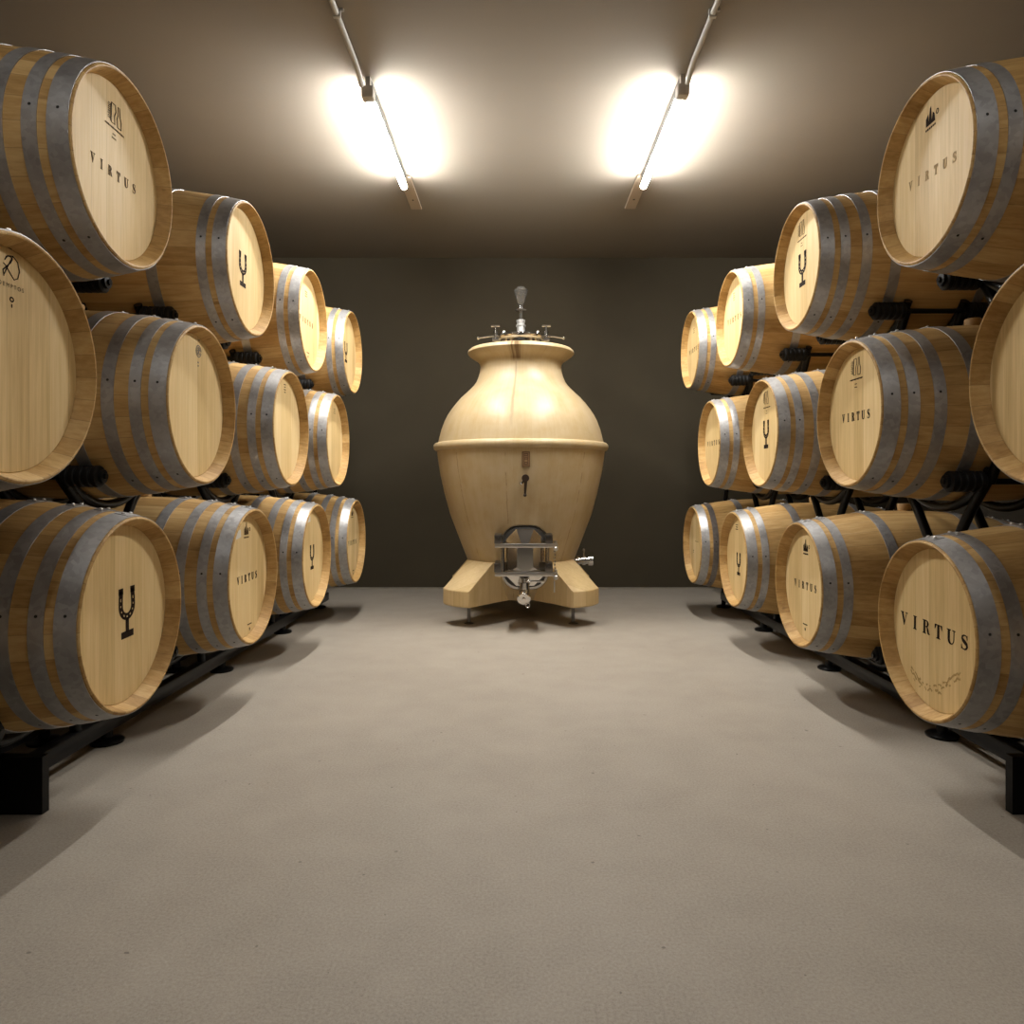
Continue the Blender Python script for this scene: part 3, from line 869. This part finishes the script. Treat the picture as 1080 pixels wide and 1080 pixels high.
add_lathe(bm, [(0.600, 0.243), (0.618, 0.246), (0.629, 0.256), (0.6335, 0.272), (0.630, 0.288), (0.620, 0.299), (0.596, 0.304)], 96, Matrix.Translation((0, 0, CAM_Z)), 0, cap=False)
obj('belly_band', bm, TANK, tank, 50)
for q in range(4):
    ang = PI / 4 + q * PI / 2
    d = Vector((math.cos(ang), math.sin(ang), 0)); t = Vector((-d.y, d.x, 0))
    bm = bmesh.new()
    W = 0.132
    secs = []
    for k in range(9):
        w = -W + 2 * W * k / 8
        bul = 0.035 * (1 - (w / W) ** 2)
        pts = [(0.12, 0.415), (0.400, 0.413), (0.600 + bul, 0.250), (0.614 + bul, 0.243), (0.617 + bul, 0.237), (0.617 + bul, 0.142), (0.612 + bul, 0.134), (0.40, 0.142), (0.12, 0.148)]
        secs.append([bm.verts.new(d * r + t * w + Vector((0, 0, z))) for r, z in pts])
    for a, b in zip(secs[:-1], secs[1:]):
        n = len(a)
        for k in range(n):
            bm.faces.new((a[k], a[(k + 1) % n], b[(k + 1) % n], b[k]))
    bm.faces.new(secs[0]); bm.faces.new(secs[-1])
    fin = obj('foot_block', bm, FINMAT, tank, 12)
    bm = bmesh.new()
    c = d * 0.50
    add_lathe(bm, [(0.034, 0.001), (0.034, 0.006), (0.014, 0.012), (0.012, 0.03), (0.012, 0.136)], 20, Matrix.Translation(c))
    obj('leg', bm, DARKSTEEL, tank, 40)

# lid on the mouth
bm = bmesh.new()
z0 = CAM_Z
add_lathe(bm, [(0.150, z0 + 0.984), (0.152, z0 + 1.048), (0.180, z0 + 1.050), (0.184, z0 + 1.056), (0.184, z0 + 1.070), (0.180, z0 + 1.074), (0.172, z0 + 1.075), (0.172, z0 + 1.084), (0.10, z0 + 1.092), (0, z0 + 1.094)], 64)
lid = obj('lid', bm, STEEL, tank, 40)
lid['label'] = 'polished steel lid with swing clamps'
for s in (-1, 1):
    bm = bmesh.new()
    x = s * 0.182
    add_cyl(bm, (x, -0.09, z0 + 1.045), (x, -0.09, z0 + 1.135), 0.008, 12)
    add_cyl(bm, (x - 0.030, -0.09, z0 + 1.138), (x + 0.030, -0.09, z0 + 1.138), 0.008, 12)
    add_lathe(bm, [(0.016, 0), (0.016, 0.022)], 12, Matrix.Translation((x, -0.09, z0 + 1.078)))
    add_box(bm, (x - 0.022, -0.105, z0 + 1.036), (x + 0.022, -0.06, z0 + 1.052))
    obj('clamp', bm, STEEL, lid, 40)
    bm = bmesh.new()
    add_tube(bm, [(s * 0.165, -0.03, z0 + 1.082), (s * 0.24, -0.05, z0 + 1.070), (s * 0.305, -0.06, z0 + 1.058)], 0.006)
    add_sphere(bm, (s * 0.308, -0.06, z0 + 1.058), 0.012)
    obj('handle_bar', bm, STEEL, lid, 40)
    bm = bmesh.new()
    add_lathe(bm, [(0.014, 0), (0.014, 0.024), (0.009, 0.034), (0, 0.036)], 12, Matrix.Translation((s * 0.123, -0.02, z0 + 1.088)))
    obj('bolt', bm, STEEL, lid, 40)
bm = bmesh.new()
add_lathe(bm, [(0.050, 1.090), (0.050, 1.104), (0.030, 1.108), (0.028, 1.150), (0.035, 1.154), (0.035, 1.164), (0.028, 1.168), (0.028, 1.184), (0.032, 1.188), (0.032, 1.200), (0.010, 1.206)], 28, Matrix.Translation((0, 0, z0)))
port = obj('centre_port', bm, plain('white_fitting', (0.42, 0.41, 0.39), 0.3, 0.6), tank, 40)
gm, gnt, gb = mat('smoky_glass')
gb.inputs['Base Color'].default_value = (0.20, 0.19, 0.17, 1); gb.inputs['Roughness'].default_value = 0.08
gb.inputs['Transmission Weight'].default_value = 0.75; gb.inputs['IOR'].default_value = 1.45
bm = bmesh.new()
add_lathe(bm, [(0.010, 1.200), (0.012, 1.248), (0.016, 1.262), (0.040, 1.268), (0.042, 1.276), (0.016, 1.284), (0.014, 1.305), (0.026, 1.318), (0.033, 1.345), (0.042, 1.385), (0.050, 1.415), (0.049, 1.422), (0.030, 1.430), (0.028, 1.440), (0, 1.442)], 32, Matrix.Translation((0, 0, z0)))
obj('airlock', bm, gm, tank, 40)['label'] = 'clear vase-shaped airlock'

# name plate and tasting tap on the belly
yb = -(0.596)
bm = bmesh.new(); add_box(bm, (0.006, yb - 0.010, 1.058), (0.058, yb + 0.035, 1.158)); bevel_all(bm, 0.002, 1)
plate = obj('name_plate', bm, BRASSPLATE, tank, 0)
bm = bmesh.new()
fy = yb - 0.0115
for x0, x1, za, zb in ((0.013, 0.051, 1.148, 1.151), (0.013, 0.051, 1.065, 1.068), (0.013, 0.016, 1.065, 1.151), (0.048, 0.051, 1.065, 1.151), (0.024, 0.040, 1.134, 1.138), (0.022, 0.042, 1.121, 1.125), (0.026, 0.038, 1.108, 1.112), (0.023, 0.041, 1.092, 1.102), (0.026, 0.038, 1.079, 1.083)):
    add_box(bm, (x0, fy, za), (x1, fy + 0.002, zb))
obj('printed_lines', bm, plain('plate_print', (0.30, 0.19, 0.09), 0.5), plate, 0)
bm = bmesh.new()
add_cyl(bm, (0.028, -0.560, 0.985), (0.028, -0.640, 0.985), 0.022, 20)
add_cyl(bm, (0.028, -0.618, 0.978), (0.000, -0.650, 0.948), 0.009, 12)
tap = obj('tasting_tap', bm, STEEL, tank, 40)
bm = bmesh.new()
add_cyl(bm, (0.028, -0.640, 0.985), (0.028, -0.664, 0.985), 0.024, 20)
add_cyl(bm, (0.030, -0.652, 0.972), (0.025, -0.646, 0.880), 0.011, 12, r1=0.007)
add_sphere(bm, (0.025, -0.646, 0.876), 0.011)
obj('tap_handle', bm, plain('dark_handle', (0.03, 0.018, 0.012), 0.35), tap, 40)

# manway door on the front
def rounded_oct(hw, hh, cut, n=6):
    pts = []
    for cx, cz, a0 in ((hw - cut, hh - cut, 0), (-hw + cut, hh - cut, 90), (-hw + cut, -hh + cut, 180), (hw - cut, -hh + cut, 270)):
        for k in range(n + 1):
            a = math.radians(a0 + 90 * k / n); pts.append((cx + cut * math.cos(a), cz + cut * math.sin(a)))
    return pts
DX, DZ = 0.026, 0.470
def loft(bm, rings, capend=True, mi=0):
    vr = [[bm.verts.new(p) for p in r] for r in rings]
    for a, b in zip(vr[:-1], vr[1:]):
        n = len(a)
        for k in range(n):
            f = bm.faces.new((a[k], a[(k + 1) % n], b[(k + 1) % n], b[k])); f.material_index = mi
    if capend:
        f = bm.faces.new(vr[-1]); f.material_index = mi
    return vr
def ring3(pts, y, s=1.0): return [(DX + p[0] * s, y, DZ + p[1] * s) for p in pts]
bm = bmesh.new()
o = rounded_oct(0.158, 0.212, 0.115)
i1 = rounded_oct(0.140, 0.194, 0.102)
loft(bm, [ring3(o, -0.30), ring3(o, -0.545), ring3(rounded_oct(0.154, 0.208, 0.113), -0.552), ring3(i1, -0.552), ring3(i1, -0.535)], True)
door_frame = obj('door_frame', bm, STEEL, tank, 40)
bm = bmesh.new()
loft(bm, [ring3(rounded_oct(0.1405, 0.1945, 0.102), -0.549), ring3(rounded_oct(0.1405, 0.1945, 0.102), -0.556), ring3(rounded_oct(0.134, 0.188, 0.098), -0.5575)], True)
obj('door_gasket', bm, GASKET, door_frame, 40)
# door leaf pressed into flat facets
def octo(hw, hh, c): return [(hw, -hh + c), (hw, hh - c), (hw - c, hh), (-hw + c, hh), (-hw, hh - c), (-hw, -hh + c), (-hw + c, -hh), (hw - c, -hh)]
bm = bmesh.new()
loft(bm, [ring3(octo(0.132, 0.184, 0.075), -0.556), ring3(octo(0.132, 0.184, 0.075), -0.570), ring3(octo(0.126, 0.178, 0.072), -0.573), ring3(octo(0.052, 0.088, 0.030), -0.600)], True)
leaf = obj('door_leaf', bm, STEEL, tank, 0)
leaf['label'] = 'faceted mirror-bright steel door leaf'
for zb in (0.552, 0.368):
    bm = bmesh.new()
    add_box(bm, (-0.168, -0.640, zb - 0.013), (0.236, -0.612, zb + 0.013)); bevel_all(bm, 0.003, 2)
    add_cyl(bm, (0.222, -0.626, zb - 0.026), (0.222, -0.626, zb + 0.030), 0.010, 14)
    add_sphere(bm, (0.222, -0.648, zb - 0.018), 0.016)
    bar = obj('clamp_bar', bm, STEEL_ROUGH, leaf, 40)
    for x0, x1 in ((-0.172, -0.128), (0.156, 0.204)):
        bm = bmesh.new()
        add_box(bm, (x0, -0.632, zb + 0.013), (x1, -0.44, zb + 0.070)); bevel_all(bm, 0.004, 2)
        add_cyl(bm, ((x0 + x1) / 2, -0.640, zb + 0.042), ((x0 + x1) / 2, -0.628, zb + 0.042), 0.012, 6)
        obj('bracket', bm, DARKSTEEL, bar, 40)
for x in (-0.128, 0.168):
    bm = bmesh.new(); add_cyl(bm, (x, -0.622, 0.380), (x, -0.622, 0.545), 0.006, 12)
    obj('rod', bm, STEEL, leaf, 40)
bm = bmesh.new()
for k in range(9):
    z = 0.52 - k * 0.022
    add_lathe(bm, [(0.004, -0.009), (0.0055, 0), (0.004, 0.009)], 8, Matrix.Translation((0.214 + 0.003 * (k % 2), -0.650, z)))
add_cyl(bm, (0.214, -0.650, 0.33), (0.212, -0.648, 0.255), 0.0045, 10)
obj('pin_chain', bm, STEEL, leaf, 40)
bm = bmesh.new()
add_cyl(bm, (0.022, -0.40, 0.275), (0.022, -0.64, 0.275), 0.024, 20)
add_lathe(bm, [(0.030, -0.03), (0.030, 0.03)], 20, Matrix.Translation((0.022, -0.63, 0.285)))
add_cyl(bm, (0.022, -0.645, 0.318), (0.022, -0.645, 0.345), 0.014, 14)
add_cyl(bm, (0.022, -0.630, 0.250), (0.018, -0.690, 0.225), 0.036, 24)
add_lathe(bm, [(0.040, 0), (0.043, 0.006), (0.043, 0.016), (0.036, 0.022), (0.012, 0.022), (0.010, 0.034), (0, 0.035)], 28, axis_mat((0, -1, -0.3), (0.018, -0.685, 0.227)))
valve = obj('drain_valve', bm, STEEL, tank, 40)
bm = bmesh.new()
add_box(bm, (0.022, -0.656, 0.318), (0.152, -0.640, 0.332)); bevel_all(bm, 0.003, 2)
obj('lever', bm, STEEL, valve, 40)
bm = bmesh.new(); add_tube(bm, arc3 := [(0.042 + 0.012 * math.cos(a), -0.70, 0.182 + 0.016 * math.sin(a)) for a in [2 * PI * k / 12 for k in range(13)]], 0.003, 6)
obj('ring_pull', bm, STEEL, valve, 40)
# side fitting
bm = bmesh.new()
zs = 0.395
add_lathe(bm, [(0.022, 0.33), (0.022, 0.405), (0.036, 0.406), (0.036, 0.424), (0.026, 0.426), (0.026, 0.444), (0.034, 0.446), (0.034, 0.468), (0.027, 0.470), (0.027, 0.488), (0.038, 0.490), (0.038, 0.520), (0.030, 0.526), (0, 0.527)], 28, axis_mat((1, 0, 0), (0, -0.02, zs)))
add_cyl(bm, (0.456, -0.02, zs), (0.456, -0.02, zs + 0.075), 0.006, 10)
add_sphere(bm, (0.456, -0.02, zs + 0.078), 0.011)
obj('side_valve', bm, STEEL, tank, 40)

# ------------------------------------------------------------------ lamps and conduits
def glow_mat(name, strength):
    m, nt, b = mat(name)
    b.inputs['Base Color'].default_value = (0.9, 0.9, 0.88, 1)
    b.inputs['Emission Color'].default_value = (1.0, 0.975, 0.94, 1)
    b.inputs['Emission Strength'].default_value = strength
    return m
em = glow_mat('lamp_glow', 395.0)
em_low = glow_mat('fill_glow_dim', 55.0)
BATTEN = plain('batten_grey', (0.10, 0.097, 0.09), 0.6)
HOUSING = plain('lamp_housing', (0.46, 0.43, 0.38), 0.5)
PIPE = plain('conduit_grey', (0.42, 0.41, 0.38), 0.45, 0.2)
def lamp(x, y0, y1, label, glow=None):
    t = thing('tube_lamp', label, 'lamp', (x, (y0 + y1) / 2, CEIL), 0, 'fluorescent tube lamps on the ceiling')
    L = (y1 - y0) / 2
    bm = bmesh.new(); add_box(bm, (-0.014, -L + 0.02, -0.040), (0.014, L, -0.0005)); bevel_all(bm, 0.003, 2)
    obj('batten', bm, BATTEN, t, 40)
    # light tube: glowing diffuser below, opaque metal back along the top
    bm = bmesh.new(); add_cyl(bm, (0, -L + 0.03, -0.082), (0, L - 0.004, -0.082), 0.020, 24)
    bm.normal_update()
    for f in bm.faces:
        f.material_index = 1 if f.normal.z > math.cos(math.radians(58)) and abs(f.normal.y) < 0.5 else 0
    obj('tube', bm, [glow or em, HOUSING], t, 40)
    bm = bmesh.new(); add_box(bm, (-0.030, -L - 0.025, -0.110), (0.030, -L + 0.034, -0.050)); bevel_all(bm, 0.005, 2)
    add_box(bm, (-0.012, -L - 0.012, -0.054), (0.012, -L + 0.020, -0.0005))
    obj('end_cap', bm, HOUSING, t, 40)
    bm = bmesh.new(); add_box(bm, (-0.010, L - 0.012, -0.066), (0.010, L + 0.004, -0.0005))
    add_cyl(bm, (0, L - 0.006, -0.082), (0, L + 0.003, -0.082), 0.018, 20)
    obj('end_cap', bm, HOUSING, t, 40)
    bm = bmesh.new()
    add_box(bm, (-0.040, L + 0.008, -0.012), (0.040, L + 0.58, -0.0005)); bevel_all(bm, 0.002, 1)
    mp = obj('mounting_plate', bm, plain('plate_paint', (0.42, 0.34, 0.25), 0.7), t, 0)
    bm = bmesh.new(); add_lathe(bm, [(0.007, -0.0145), (0.007, -0.012)], 10, Matrix.Translation((0, L + 0.40, 0)))
    obj('screw', bm, HOLE, mp, 40)
lamp(-0.765, 3.68, 4.83, 'glowing fluorescent tube lamp on the ceiling above the left barrels')
lamp(0.820, 3.66, 4.82, 'glowing fluorescent tube lamp on the ceiling above the right barrels')
for x, side_name in ((-0.765, 'left'), (0.820, 'right')):  # unseen pair, added as fill for the near barrels and front floor
    lamp(x, 0.20, 1.35, 'unseen added fill tube lamp on the ceiling above the camera, %s run' % side_name, em_low)
def conduit(x, y0, y1, label, dots):
    t = thing('conduit', label, 'pipe', (x, (y0 + y1) / 2, CEIL), 0, 'electrical conduits on the ceiling')
    L = (y1 - y0) / 2
    bm = bmesh.new(); add_tube(bm, [(0, -L, -0.022), (0, L - 0.14, -0.022), (0, L - 0.07, -0.032), (0, L, -0.062)], 0.0125, 14)
    obj('pipe', bm, PIPE, t, 40)
    for y in dots:
        bm = bmesh.new(); add_box(bm, (-0.017, y - t.location.y - 0.010, -0.038), (0.017, y - t.location.y + 0.010, -0.0005)); bevel_all(bm, 0.004, 2)
        add_cyl(bm, (0.024, y - t.location.y, -0.010), (0.024, y - t.location.y, -0.0005), 0.008, 10)
        obj('clip', bm, PIPE, t, 40)
conduit(-0.79, 1.96, 3.64, 'grey metal conduit leading to the left ceiling lamp', (2.2, 3.15))
conduit(0.835, 1.96, 3.62, 'grey metal conduit leading to the right ceiling lamp', (2.2, 3.15))

# ------------------------------------------------------------------ camera, world, view
cam = bpy.data.cameras.new('camera')
cam.sensor_width = 36; cam.sensor_fit = 'HORIZONTAL'
cam.lens = 36 * 768.0 / 1080
cam.shift_x = -(547.9 - 540) / 1080
cam.shift_y = -(540 - 511.7) / 1080
cam.clip_start = 0.05
co = bpy.data.objects.new('camera', cam); C.objects.link(co)
co.location = (0, 0, CAM_Z); co.rotation_euler = (PI / 2, 0, 0)
bpy.context.scene.camera = co
w = bpy.data.worlds.new('dark'); w.use_nodes = True
w.node_tree.nodes['Background'].inputs[0].default_value = (0.02, 0.018, 0.015, 1)
bpy.context.scene.world = w
vs = bpy.context.scene.view_settings
vs.view_transform = 'Standard'; vs.look = 'None'; vs.gamma = 1.0; vs.use_curve_mapping = False
vs.exposure = 0.0
